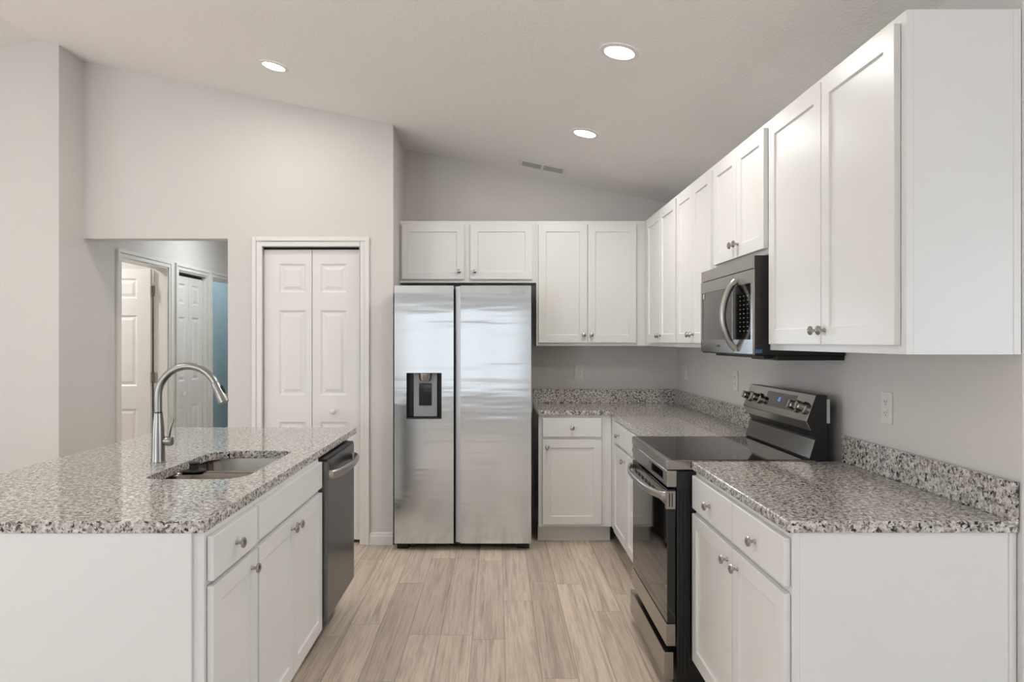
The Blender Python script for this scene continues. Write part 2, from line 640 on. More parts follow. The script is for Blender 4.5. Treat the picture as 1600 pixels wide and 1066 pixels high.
# bedroom, closet and blue room beyond the hall wall
mb = MB().box(-5.6, -5.5, YL + .115, 8.85, 0, 2.72)
mb.box(-5.5, XH - HT, 6.42, 6.5, 0, 2.72)
struct('wall_bedroom', mb, M['wall'], 'pale wall of the room behind the open door', 'wall')
mb = MB().box(-5.5, XH - HT, 7.16, 7.24, 0, 2.72).box(-3.62, -3.54, 6.5, 7.16, 0, 2.72)
struct('wall_closet', mb, M['wall'], 'hall closet partition', 'wall')
mb = MB().box(-5.5, XH - HT, 8.62, 8.75, 0, 2.6)
struct('wall_blue', mb, M['blue'], 'blue wall seen through the farthest doorway', 'wall')
mb = MB().box(-5.5, XH - HT, YL + .115, 8.75, 2.6, 2.7)
struct('ceiling_rooms', mb, M['ceil'], 'flat ceiling of the rooms off the hallway', 'ceiling')


# casings
def casing_profile_y(m, x0, x1, z1, y, w=0.06, t=0.018):
    """casing round an opening in a wall facing -y at plane y (opening x0..x1, top z1)"""
    for (a, b, tt) in ((0, w * .55, t * .6), (w * .55, w, t)):
        m.box(x0 - b, x0 - a, y - tt, y, 0, z1 + b)
        m.box(x1 + a, x1 + b, y - tt, y, 0, z1 + b)
        m.box(x0 - a, x1 + a, y - tt, y, z1 + a, z1 + b)


def casing_profile_x(m, y0, y1, z1, x, w=0.057, t=0.018):
    for (a, b, tt) in ((0, w * .55, t * .6), (w * .55, w, t)):
        m.box(x, x + tt, y0 - b, y0 - a, 0, z1 + b)
        m.box(x, x + tt, y1 + a, y1 + b, 0, z1 + b)
        m.box(x, x + tt, y0 - a, y1 + a, z1 + a, z1 + b)


mb = MB()
casing_profile_y(mb, BX0, BX1, BZ, YP, 0.066)
struct('trim_1', mb, M['trim'], 'white casing round the pantry bifold door', 'trim', 0.003)
for i, (d, lab) in enumerate(((D1, 'white casing round the open cream doorway'), (D2, 'white casing round the narrow hall closet'), (D3, 'white casing round the blue doorway'))):
    mb = MB()
    casing_profile_x(mb, d[0], d[1], DH, XH)
    # jamb lining
    mb.box(XH - HT - .001, XH + .001, d[0], d[0] + .012, 0, DH)
    mb.box(XH - HT - .001, XH + .001, d[1] - .012, d[1], 0, DH)
    mb.box(XH - HT - .001, XH + .001, d[0] + .012, d[1] - .012, DH - .012, DH)
    struct('trim_%d' % (i + 2), mb, M['trim'], lab, 'trim', 0.002)

# baseboards


def bb(m, x0, x1, y0, y1):
    m.box(x0, x1, y0, y1, 0, 0.085)


mb = MB()
mb.prism([(YP, 0), (YP - .015, 0), (YP - .015, .06), (YP - .011, .066), (YP - .011, .078), (YP - .005, .085), (YP, .085)], 'x', BX1 + 0.067, XP)
mb.prism([(YP, 0), (YP - .015, 0), (YP - .015, .06), (YP - .011, .066), (YP - .011, .078), (YP - .005, .085), (YP, .085)], 'x', HX1, BX0 - 0.067)
struct('baseboard_pantry', mb, M['trim'], 'white baseboard between the pantry door and the refrigerator', 'baseboard')
mb = MB().box(-6.0, XH, YL - .013, YL, 0, .085).box(XH, XH + .013, YL - .013, D1[0] - .06, 0, .085)
struct('baseboard_living', mb, M['trim'], 'white baseboard along the left wall', 'baseboard')

# doors ------------------------------------------------------------
RAISED = [(0.012, 0.008), (0.022, 0.008), (0.042, 0.002)]
KNOB_PROF = [(0.0065, 0.0), (0.0075, 0.002), (0.005, 0.006), (0.0045, 0.013), (0.007, 0.017), (0.0145, 0.019), (0.0158, 0.022), (0.0145, 0.026), (0.009, 0.029), (0.002, 0.030)]
WKNOB = [(0.008, 0.0), (0.008, 0.012), (0.016, 0.018), (0.02, 0.026), (0.017, 0.034), (0.008, 0.039), (0.001, 0.04)]

d2 = empty('door_1', (BX0, YP + .04, 0), 'white bifold pantry door with two tall panelled leaves', 'door')
d2['kind'] = 'structure'
YD = YP + 0.03
org = (BX0, YP + .04, 0)
zr = [(0.20, 0.84), (1.025, 1.612), (1.735, 1.934)]
for (a, b, pa, pb) in ((BX0 + .004, -1.2835, -1.51, -1.325), (-1.2800, BX1 - .006, -1.223, -1.042)):
    m = MB().paneled(a, b, 0.025, 2.032, YD, 0.032, [(pa, pb, c, d) for c, d in zr], RAISED)
    leaf = m.build('leaf', M['door'], d2, org, bevel=0.002)
    if a > -1.3:
        MB().lathe(WKNOB, (-1.137, YD, 0.914), 'y', 20, -1).build('knob', M['door'], leaf, org, smooth=True)
MB().box(BX0 + .002, BX1 - .002, YD + .006, YD + .03, 2.036, 2.049).build('track', M['dark'], d2, org)

d1 = empty('door_2', (XH - HT - .002, 6.296, 0), 'cream six panel door standing open into the side room', 'door')
d1['kind'] = 'structure'
org = (XH - HT - .002, 6.296, 0)
W = 0.765
x1 = XH - HT - 0.012
x0 = x1 - W
cols = [(x0 + .115, x0 + .328), (x1 - .328, x1 - .115)]
m = MB().paneled(x0, x1, 0.012, 2.018, 6.255, 0.035, [(a, b, c, d) for a, b in cols for c, d in [(0.23, 0.82), (1.013, 1.62), (1.765, 1.936)]], RAISED)
slab = m.build('slab', M['door'], d1, org, bevel=0.002)
for z in (0.25, 1.085, 1.83):
    hm = MB().box(x1 - .002, x1 + .0105, 6.258, 6.286, z - .045, z + .045)
    hm.lathe([(0.006, -.045), (0.006, .045)], (x1 + .004, 6.252, z), 'z', 10)
    hm.box(XH - HT - .0005, XH - HT + .03, 6.287, 6.2905, z - .045, z + .045)
    hm.build('hinge', M['nickel'], d1, org)

d3 = empty('door_3', (XH - .04, D2[0], 0), 'narrow white bifold closet door in the hallway', 'door')
d3['kind'] = 'structure'
org = (0, 0, 0)
# leaves face +x: built facing -y then rotated by +90 degrees
R90 = Matrix.Rotation(PI / 2, 3, 'Z')
wl = (D2[1] - D2[0] - 0.024 - .012) / 2
for k in range(2):
    a = 0.012 + k * (wl + .004)
    m = MB().paneled(a, a + wl, 0.025, 1.995, 0, 0.032, [(a + .075, a + wl - .075, c, d) for c, d in [(0.20, 0.80), (1.03, 1.62), (1.74, 1.925)]], RAISED)
    leaf = m.build('leaf', M['door'], d3, org, bevel=0.002, matrix=R90)
    if k == 0:
        MB().lathe(WKNOB, (a + wl * .5, 0, 0.915), 'y', 16, -1).build('knob', M['door'], leaf, org, smooth=True, matrix=R90)
MB().box(0.012, 2 * wl + .016, .006, .03, 2.0, 2.02).build('track', M['dark'], d3, org, matrix=R90)

# ------------------------------------------------------------------ cabinets
knob_me = None


def knob(parent, x, y, z):
    global knob_me
    if knob_me is None:
        o = MB().lathe(KNOB_PROF, (0, 0, 0), 'y', 20, -1).build('knob', M['nickel'], parent, smooth=True)
        knob_me = o.data
    else:
        o = bpy.data.objects.new('knob', knob_me)
        COL.objects.link(o)
        o.parent = parent
    o.location = (x, y, z)
    return o


SHAKER = [(0.003, 0.008)]
DT = 0.020


def cabinet(label, group, loc, rotz, w, dep, z0, z1, doors, drawers=(), toe=True, open_top=False, frame_w=None, scribe=None):
    """local frame: x along the width, front frame at y=0 facing -y, z from the floor"""
    kind = 'base_cabinet' if toe else 'wall_cabinet'
    c = empty(kind, loc, label, 'cabinet', group, rotz)
    b = 0.016
    body = MB()
    ft = 0.019
    zc = z0 + (0.114 if toe else 0)
    body.box(0, b, ft, dep, zc, z1).box(w - b, w, ft, dep, zc, z1)
    body.box(b, w - b, dep - b, dep, zc, z1).box(b, w - b, ft, dep - b, zc, zc + b)
    if not open_top:
        body.box(b, w - b, ft, dep - b, z1 - b, z1)
    body.build('carcass', M['cab'], c)
    fr = MB().box(0, w, 0, ft, zc, z1)
    fr.build('face_frame', M['cab'], c, bevel=0.001)
    if toe:
        MB().box(0.0, w, 0.075, 0.09, z0, zc).build('toe_kick', M['cab'], c)
    for (a, d, e, f, kx, kz) in doors:
        r = 0.055
        m = MB().paneled(a, d, e, f, -DT, DT - .0015, [(a + r, d - r, e + r, f - r)], SHAKER)
        dr = m.build('door', M['cab'], c, bevel=0.0015)
        if kx is not None:
            knob(dr, kx, -DT, kz)
    for (a, d, e, f, kx, kz) in drawers:
        m = MB().box(a, d, -DT, -.0015, e, f)
        dr = m.build('drawer' if kx is not None else 'false_front', M['cab'], c, bevel=0.0025)
        if kx is not None:
            knob(dr, kx, -DT, kz)
    if scribe:
        x, s = scribe
        MB().box(min(x, x + s), max(x, x + s), dep - .02, dep - .001, zc, z1).build('scribe_strip', M['cab'], c, bevel=0.001)
    return c


UX = 1.0866
UZ0, UZ1 = 1.364, 2.281
UD0, UD1 = 1.388, 2.255
UDEP = 0.3035
RUN = 'white wall cabinets along the right wall'


def upper_right(label, yf, yn, zb, dyf, dyn, ysplit, kz, far_gap=0, scribe=None):
    w = yf - yn - .001
    gp = 0.0025
    dz0 = zb + 0.024
    doors = [(yf - dyf, yf - ysplit - gp, dz0, UD1, yf - ysplit - .03, kz), (yf - ysplit + gp, yf - dyn, dz0, UD1, yf - ysplit + .03, kz)]
    return cabinet(label, RUN, (UX, yf, 0), -PI / 2, w, UDEP, zb, UZ1, doors, toe=False, scribe=scribe)


upper_right('tall white wall cabinet at the near end, right of the microwave', 2.905, YE + .001, UZ0, 2.868, 1.962, 2.405, 1.435, scribe=(2.905 - YE - .003, .0035))
upper_right('short white wall cabinet directly above the microwave', 3.645, 2.906, 1.748, 3.60, 2.923, 3.26, 1.83)
upper_right('tall white wall cabinet next left of the microwave', 4.358, 3.646, UZ0, 4.342, 3.655, 3.998, 1.435)
upper_right('tall white wall cabinet on the right wall touching the corner', 5.340, 4.359, UZ0, 5.205, 4.372, 4.79, 1.435)

cabinet('low wide white cabinet over the refrigerator', 'white wall cabinets along the back wall', (-0.714, 5.357, 0), 0, 1.0, UDEP, 1.828, UZ1,
        [(0.016, 0.472, 1.852, UD1, 0.434, 1.908), (0.517, 0.972, 1.852, UD1, 0.548, 1.908)], toe=False)
cabinet('tall white two door wall cabinet right of the refrigerator', 'white wall cabinets along the back wall', (0.287, 5.357, 0), 0, 1.392 - .287 - .003, UDEP, UZ0, UZ1,
        [(0.014, 0.370, UD0, UD1, 0.345, 1.445), (0.376, 0.731, UD0, UD1, 0.401, 1.445)], toe=False)

BXF = 0.792
BDEP = 0.598
CT0, CT1 = 0.888, 0.920
BRUN = 'white base cabinets along the right wall'
DZ0, DZ1, WZ0, WZ1 = 0.135, 0.718, 0.738, 0.868
yf = 2.904
w = yf - 1.955
sp = yf - 2.400
cabinet('white base cabinet with two drawers and two doors at near right', BRUN, (BXF, yf, 0), -PI / 2, w, BDEP, 0, CT0 - .001,
        [(0.012, sp - .004, DZ0, DZ1, sp - .045, 0.668), (sp + .004, yf - 1.966, DZ0, DZ1, sp + .058, 0.668)],
        [(0.012, sp - .004, WZ0, WZ1, sp / 2 + .005, .80), (sp + .004, yf - 1.966, WZ0, WZ1, (sp + yf - 1.966) / 2, .80)],
        scribe=(w, .0035))
yf = 4.86
cabinet('white base cabinet with one drawer on the right wall by the corner', BRUN, (BXF, yf, 0), -PI / 2, 0.497, BDEP, 0, CT0 - .001,
        [(0.012, 0.480, DZ0, DZ1, 0.44, 0.668)], [(0.012, 0.480, WZ0, WZ1, .235, .80)])
yf = 4.362
cabinet('white base cabinet tucked against the far side of the range', BRUN, (BXF, yf, 0), -PI / 2, yf - 3.664, BDEP, 0, CT0 - .001,
        [(0.012, 0.685, DZ0, DZ1, 0.64, 0.668)], [(0.012, 0.685, WZ0, WZ1, .345, .80)])
cabinet('white base cabinet with one drawer beside the refrigerator', 'white base cabinets along the back wall', (0.285, 5.052, 0), 0, 0.506, 0.60, 0, CT0 - .001,
        [(0.028, 0.434, DZ0, DZ1, 0.060, 0.668)], [(0.028, 0.434, WZ0, WZ1, .231, .80)])
# blind corner filler: stile between the two runs
m = MB().box(BXF, BXF + .019, 4.862, 5.050, .114, CT0 - .001)
tag(m.build('corner_filler', M['cab'], bevel=.001), 'narrow white filler board in the inside corner of the base cabinets', 'filler board')

# island
IX = -0.787
IG = 'white island cabinets facing the aisle'
IDZ1, IWZ0, IWZ1 = 0.736, 0.750, 0.871
cabinet('white island cabinet with one drawer over one door at the near end', IG, (IX, 1.957, 0), PI / 2, 0.387, 0.60, 0, CT0 - .001,
        [(0.016, 0.379, DZ0, IDZ1, 0.318, .692)], [(0.016, 0.379, IWZ0, IWZ1, .185, .808)])
cabinet('white island sink cabinet with a plain false front over two doors', IG, (IX, 2.345, 0), PI / 2, 0.862, 0.60, 0, CT0 - .001,
        [(0.010, 0.4065, DZ0, IDZ1, 0.372, .700), (0.4105, 0.852, DZ0, IDZ1, 0.445, .700)],
        [(0.010, 0.852, IWZ0 + .008, IWZ1, None, None)], open_top=True)
isl = empty('island_cladding', (-1.16, 2.9, 0), 'smooth white panelling wrapping the end and back of the island', 'island panelling')
org = (-1.16, 2.9, 0)
MB().box(-1.50, -.8165, 1.946, 1.9565, 0, CT0 - .001).build('end_panel', M['cab'], isl, org, bevel=.001)
MB().prism([(-1.49, 0), (-.87, 0), (-.87, .114), (-.790, .114), (-.790, CT0 - .001), (-1.49, CT0 - .001)], 'y', 3.826, 3.842).build('end_panel', M['cab'], isl, org, bevel=.001)
MB().box(-1.50, -1.49, 1.957, 3.842, 0, CT0 - .001).build('back_panel', M['cab'], isl, org)


# ------------------------------------------------------------------ worktops
def rrect(x0, x1, y0, y1, r, n=8):
    rs = r if isinstance(r, (list, tuple)) else [r] * 4
    pts = []
    for (cx, cy, a0, rr) in ((x1, y1, 0, rs[0]), (x0, y1, 90, rs[1]), (x0, y0, 180, rs[2]), (x1, y0, 270, rs[3])):
        sx = -1 if cx == x1 else 1
        sy = -1 if cy == y1 else 1
        for k in range(n + 1):
            a = math.radians(a0 + 90 * k / n)
            pts.append((cx + sx * rr + rr * math.cos(a), cy + sy * rr + rr * math.sin(a)))
    return pts


def slab_mesh(name, outer, holes, z0, z1, mat, parent, origin, bevel=0.003):
    b = bmesh.new()
    for z in (z0, z1):
        edges = []
        for lp in [outer] + holes:
            vs = [b.verts.new((p[0] - origin[0], p[1] - origin[1], z - origin[2])) for p in lp]
            edges += [b.edges.new((vs[i], vs[(i + 1) % len(vs)])) for i in range(len(vs))]
        bmesh.ops.triangle_fill(b, use_beauty=True, use_dissolve=False, edges=edges)
    if z1 > z0:
        b.verts.ensure_lookup_table()
        n = sum(len(l) for l in [outer] + holes)
        k = 0
        for lp in [outer] + holes:
            m = len(lp)
            for i in range(m):
                j = (i + 1) % m
                b.faces.new((b.verts[k + i], b.verts[k + j], b.verts[n + k + j], b.verts[n + k + i]))
            k += m
        bmesh.ops.recalc_face_normals(b, faces=b.faces)
    bmesh.ops.dissolve_limit(b, angle_limit=0.001, verts=b.verts, edges=b.edges) if not holes else None
    me = bpy.data.meshes.new(name)
    b.to_mesh(me)
    b.free()
    me.materials.append(mat)
    o = bpy.data.objects.new(name, me)
    COL.objects.link(o)
    if parent:
        o.parent = parent
    if bevel:
        md = o.modifiers.new('bevel', 'BEVEL')
        md.width = bevel
        md.segments = 2
        md.limit_method = 'ANGLE'
        md.angle_limit = math.radians(50)
    return o


SX0, SX1, SY0, SY1 = -1.238, -0.888, 2.535, 3.190
org = (-1.3, 3.0, CT0)
ct = empty('island_worktop', org, 'speckled grey granite worktop of the island with the sink cut into it', 'worktop')
slab_mesh('slab', rrect(-1.80, -0.781, 1.942, 4.057, 0.012, 4), [rrect(SX0, SX1, SY0, SY1, [.05, .12, .05, .09])[::-1]], CT0, CT1, M['granite'], ct, org)

# near right worktop
CX = 0.774
org = (1.08, 2.4, CT0)
ct = empty('worktop', org, 'short granite worktop at near right between the range and the wall end', 'worktop', 'granite worktops along the walls')
slab_mesh('slab', [(CX, 1.942), (XR - .002, 1.942), (XR - .002, 2.906), (CX, 2.906)], [], CT0, CT1, M['granite'], ct, org, .004)
MB().box(XR - .021, XR - .002, 1.942, 2.906, CT1, 1.024).build('backsplash', M['granite'], ct, org, bevel=.002)
# corner worktop
org = (1.0, 5.0, CT0)
ct = empty('worktop', org, 'L shaped granite worktop in the back corner beside the refrigerator', 'worktop', 'granite worktops along the walls')
slab_mesh('slab', [(0.279, 5.028), (CX, 5.028), (CX, 3.664), (XR - .002, 3.664), (XR - .002, YB - .002), (0.279, YB - .002)], [], CT0, CT1, M['granite'], ct, org, .004)
MB().box(XR - .021, XR - .002, 3.664, YB - .022, CT1, 1.028).build('backsplash', M['granite'], ct, org, bevel=.002)
MB().box(0.279, XR - .002, YB - .0215, YB - .002, CT1, 1.028).build('backsplash', M['granite'], ct, org, bevel=.002)

# ------------------------------------------------------------------ sink
org = (-1.065, 2.86, 0.70)
sink = empty('kitchen_sink', org, 'stainless double bowl sink set under the island worktop', 'sink')
bowls = [(-1.252, -0.879, 2.522, 2.846), (-1.252, -0.879, 2.874, 3.200)]
RT = 0.8875
slab_mesh('rim', rrect(-1.275, -0.856, 2.495, 3.204, .06), [rrect(*bw, .06)[::-1] for bw in bowls], RT - .0012, RT, M['sink'], sink, org, 0)
for bw in bowls:
    loops = []
    for ins, z, r in ((0, RT, .06), (.004, RT - .01, .058), (.014, .735, .055), (.022, .715, .05), (.04, .704, .04), (.06, .70, .03)):
        loops.append([(p[0], p[1], z) for p in rrect(bw[0] + ins, bw[1] - ins, bw[2] + ins, bw[3] - ins, r)])
    m = MB()
    n = len(loops[0])
    fs = []
    for j in range(len(loops) - 1):
        for k in range(n):
            fs.append((j * n + k, j * n + (k + 1) % n, (j + 1) * n + (k + 1) % n, (j + 1) * n + k))
    fs.append(tuple((len(loops) - 1) * n + k for k in range(n)))
    m.add([p for l in loops for p in l], fs)
    bo = m.build('bowl', M['sink'], sink, org, smooth=True)
    sd = bo.modifiers.new('gauge', 'SOLIDIFY')
    sd.thickness = 0.0012
    sd.offset = -1
    cxy = ((bw[0] + bw[1]) / 2, (bw[2] + bw[3]) / 2, .7005)
    MB().lathe([(.044, 0), (.044, .002), (.038, .003), (.03, .0015), (.006, .0012), (.004, .004)], cxy, 'z', 20).build('drain', M['nickel'], bo, org, smooth=True)

st = MB().lathe([(.030, 0.0), (.043, .002), (.044, .006), (.030, .010), (.019, .012), (.018, .028), (.020, .030), (.021, .036), (.016, .038)], (0, 0, 0), 'z', 24).build('sink_stopper', M['rubber'], smooth=True)
st.location = (-1.188, 2.860, RT)
tag(st, 'black rubber sink stopper resting on the divider between the bowls', 'sink stopper')

# ------------------------------------------------------------------ faucet
FX, FY = -1.338, 2.88
org = (FX, FY, CT1)
fa = empty('faucet', org, 'tall brushed gooseneck pull down faucet beside the island sink', 'faucet')
MB().lathe([(.029, 0), (.029, .003), (.0265, .005), (.0255, .02), (.0245, .09), (.021, .15), (.0175, .185), (.0170, .196)], (FX, FY, CT1), 'z', 28).build('body', M['faucet'], fa, org, smooth=True)
path = []
R = 0.118
zc_ = CT1 + 0.263
path += [(FX, FY, CT1 + .1965), (FX, FY, CT1 + .22), (FX, FY, zc_)]
for k in range(1, 15):
    a = math.radians(180 - 148 * k / 14)
    path.append((FX + R + R * math.cos(a), FY, zc_ + R * math.sin(a)))
end = Vector(path[-1])
dirv = (Vector(path[-1]) - Vector(path[-2])).normalized()
dirv = Vector((0.42, 0, -0.91)).normalized()
path.append(tuple(end + dirv * .012))
spout = MB().tube(path, .0142, 20, up=(0, 1, 0)).build('spout', M['faucet'], fa, org, smooth=True)
MB().lathe([(.0146, -.001), (.0146, .003)], (FX, FY, CT1 + .1975), 'z', 24).build('seam_ring', M['charcoal'], spout, org, smooth=True)
p0 = end + dirv * .013
hd = MB().tube([p0 + dirv * t for t in (0, .004, .03, .06, .082, .086)], [.0145, .0155, .0175, .0205, .0215, .018], 20, up=(0, 1, 0)).build('spray_head', M['faucet'], fa, org, smooth=True)
nv = Vector((.91, 0, .42))
q = p0 + nv * .0165
MB().tube([q + dirv * t for t in (.018, .025, .045, .055)], [.004, .0075, .0075, .004], 12, up=(0, 1, 0)).build('spray_button', M['rubber'], hd, org, smooth=True)
lev = MB().lathe([(.012, .020), (.016, .024), (.019, .034), (.019, .048), (.016, .056), (.006, .059)], (FX, FY, CT1 + .085), 'x', 20).build('handle_hub', M['faucet'], fa, org, smooth=True)
MB().tube([(FX + .040, FY, CT1 + .10), (FX + .046, FY, CT1 + .13), (FX + .056, FY, CT1 + .172), (FX + .057, FY, CT1 + .176)], [.0065, .006, .0065, .004], 14, up=(0, 1, 0)).build('lever', M['faucet'], lev, org, smooth=True)

# ------------------------------------------------------------------ dishwasher
org = (-1.08, 3.513, 0)
dw = empty('dishwasher', org, 'dark stainless dishwasher with a bowed towel bar handle in the island', 'dishwasher')
Y0, Y1 = 3.214, 3.812
MB().box(-1.37, -.790, Y0 + .006, Y1, .10, .872).build('tub', M['charcoal'], dw, org)
MB().box(-1.30, -.850, Y0 + .02, Y1 - .02, 0.0, .10).build('toe_panel', M['black'], dw, org)
dd = MB().box(-.789, -.7485, Y0, Y1, .165, .868).build('door', M['steel_dark'], dw, org, bevel=.003)
MB().box(-.789, -.752, Y0 + .004, Y1 - .004, .868, .879).build('control_strip', M['black'], dd, org)
pts = []
for k in range(13):
    t = k / 12
    y = Y0 + .035 + t * (Y1 - Y0 - .07)
    ox = .046 * (1 - (2 * t - 1) ** 2) ** 0.5 if 0 < t < 1 else 0
    pts.append((-.746 + .012 + ox * .75, y, .805))
pts = [(-.7484, pts[0][1], .805)] + pts + [(-.7484, pts[-1][1], .805)]
MB().tube(pts, .019, 12, sx=1.0, sy=.42, up=(0, 0, 1)).build('handle', M['handle'], dd, org, smooth=True)
MB().lathe([(.011, 0), (.011, .0008)], (-.7485, Y0 + .052, .842), 'x', 18).build('emblem', M['charcoal'], dd, org)

# ------------------------------------------------------------------ refrigerator
FX0, FX1 = -.686, .226
FYF = 4.860
org = (-.23, 5.25, 0)
fr = empty('refrigerator', org, 'stainless side by side refrigerator with a dispenser in its left door', 'refrigerator')
MB().box(FX0 + .004, FX1 - .004, FYF + .075, YB - .03, .055, 1.752).build('body', M['charcoal'], fr, org, bevel=.003)


def door_front(m, x0, x1, z0, z1, hole=None, chamfer=0):
    """gently crowned steel door skin with an optional square hole"""
    import bisect
    n = 40
    zs = [z0 + (z1 - z0) * k / n for k in range(n + 1)]
    xs = [x0 + (x1 - x0) * k / 10 for k in range(11)]
    if hole:
        zs = sorted([z for z in zs if min(abs(z - hole[2]), abs(z - hole[3])) > .012] + [hole[2], hole[3]])
        xs = sorted([x for x in xs if min(abs(x - hole[0]), abs(x - hole[1])) > .012] + [hole[0], hole[1]])

    def yy(x, z):
        tz = (z - z0) / (z1 - z0)
        tx = (x - x0) / (x1 - x0)
        y = FYF + .0012 * (2 * tx - 1) ** 2
        top = max(0, (z - (z1 - .12)) / .12)
        y += .006 * top ** 2.4
        bot = max(0, ((z0 + .10) - z) / .10)
        y += .002 * bot ** 2
        return y
    idx = {}
    vs, fs = [], []
    for i, x in enumerate(xs):
        for j, z in enumerate(zs):
            idx[i, j] = len(vs)
            vs.append((x, yy(x, z), z))
    for i in range(len(xs) - 1):
        for j in range(len(zs) - 1):
            if hole and hole[0] < (xs[i] + xs[i + 1]) / 2 < hole[1] and hole[2] < (zs[j] + zs[j + 1]) / 2 < hole[3]:
                continue
            fs.append((idx[i, j], idx[i + 1, j], idx[i + 1, j + 1], idx[i, j + 1]))
    yb = FYF + .068
    # outer return
    border = [(i, 0) for i in range(len(xs))] + [(len(xs) - 1, j) for j in range(1, len(zs))] + [(i, len(zs) - 1) for i in range(len(xs) - 2, -1, -1)] + [(0, j) for j in range(len(zs) - 2, 0, -1)]
    nb = len(border)
    o = len(vs)
    for (i, j) in border:
        vs.append((xs[i], yb, zs[j]))
    for k in range(nb):
        k2 = (k + 1) % nb
        fs.append((idx[border[k]], idx[border[k2]], o + k2, o + k))
    fs.append(tuple(o + k for k in range(nb)))
    m.add(vs, fs)
    return yy


HO = (-.605, -.371, .880, 1.187)
m = MB()
door_front(m, FX0, -.291, .050, 1.770, HO)
ld = m.build('door', M['steel'], fr, org, smooth=True)
m = MB()
door_front(m, -.245, FX1, .050, 1.770)
rd = m.build('door', M['steel'], fr, org, smooth=True)
# pale vertical grip along the right door
MB().prism([(-.278, FYF + .022), (-.2455, FYF + .003), (-.2455, FYF + .066), (-.278, FYF + .066)], 'z', .056, 1.765).build('edge_grip', M['bezel'], rd, org)
# dispenser
ho = MB()
dpt = .058
x0, x1, z0, z1 = HO
ho.add([(x0, FYF, z0), (x1, FYF, z0), (x1, FYF, z1), (x0, FYF, z1), (x0, FYF + dpt, z0), (x1, FYF + dpt, z0), (x1, FYF + dpt, z1), (x0, FYF + dpt, z1)],
       [(0, 1, 5, 4), (1, 2, 6, 5), (2, 3, 7, 6), (3, 0, 4, 7), (4, 5, 6, 7)])
disp = ho.build('dispenser', M['black'], ld, org)
px0, px1 = x0 + .045, x1 - .032
MB().box(px0, px1, FYF + .028, FYF + .05, z0 + .013, z1 - .004).build('dispenser_panel', M['grey'], disp, org, bevel=.003)
MB().box(px0 + .036, px1 - .036, FYF + .024, FYF + .0275, z0 + .088, z1 - .070).build('paddle', M['glass'], disp, org, bevel=.002)
MB().lathe([(.047, 0), (.045, .035), (.038, .05)], ((px0 + px1) / 2, FYF + .032, z1 - .003), 'z', 24, -1).build('nozzle', M['nickel'], disp, org, smooth=True)
MB().prism([(x0 + .002, FYF + .002), (x1 - .002, FYF + .002), (x1 - .002, FYF + .056), (x0 + .002, FYF + .056)], 'z', z0 + .001, z0 + .009).build('drip_tray', M['charcoal'], disp, org)
for xx in (FX0 + .05, FX1 - .05):
    MB().box(xx - .04, xx + .04, FYF + .06, FYF + .13, .0, .05).build('foot', M['black'], fr, org, bevel=.004)
MB().box(FX0 + .1, FX1 - .1, FYF + .09, FYF + .11, .022, .055).build('base_grille', M['black'], fr, org)


def text(name, s, size, loc, rot, mat, parent, origin):
    cu = bpy.data.curves.new(name, 'FONT')
    cu.body = s
    cu.size = size
    cu.extrude = .0003
    cu.align_x = 'CENTER'
    cu.materials.append(mat)
    tmp = bpy.data.objects.new(name + '_curve', cu)
    COL.objects.link(tmp)
    me = bpy.data.meshes.new_from_object(tmp.evaluated_get(bpy.context.evaluated_depsgraph_get()))
    bpy.data.objects.remove(tmp)
    o = bpy.data.objects.new(name, me)
    COL.objects.link(o)
    o.parent = parent
    o.location = Vector(loc) - Vector(origin)
    o.rotation_euler = rot
    return o


text('lettering', 'SAMSUNG', .022, (.135, FYF - .0002 + .0022, 1.716), (PI / 2 - .03, 0, 0), M['letter'], rd, org)

# ------------------------------------------------------------------ range
RY0, RY1 = 2.9135, 3.6575
org = (1.03, 3.285, 0)
rg = empty('electric_range', org, 'stainless freestanding electric range with black glass cooktop and oven door', 'range')
body = MB().box(.718, 1.30, RY0 + .004, RY1 - .004, .03, .880)
for k in range(3):
    body.box(.730 + k * .016, .736 + k * .016, RY0 - .002, RY0 + .004, .06, .80)
body.build('body', M['blackm'], rg, org, bevel=.002)
rim = MB().prism([(.675, .885), (.675, .917), (.681, .9225), (.698, .9225), (.698, .885)], 'y', RY0, RY1)
rim.prism([(.698, .885), (.698, .9225), (1.27, .9225), (1.27, .885)], 'y', RY0, RY0 + .012)
rim.prism([(.698, .885), (.698, .9225), (1.27, .9225), (1.27, .885)], 'y', RY1 - .012, RY1)
rim.build('cooktop_rim', M['steel_v'], rg, org, bevel=.0015)
ck = MB().box(.699, 1.244, RY0 + .013, RY1 - .013, .900, .9238).build('cooktop', M['cook'], rg, org, bevel=.001)
# front band with dark inset
fb = MB().box(.678, .717, RY0 + .001, RY1 - .001, .816, .882).build('front_band', M['steel_v'], rg, org, bevel=.003)
MB().box(.6765, .679, RY0 + .075, RY1 - .40, .834, .868).build('inset', M['glass'], fb, org)
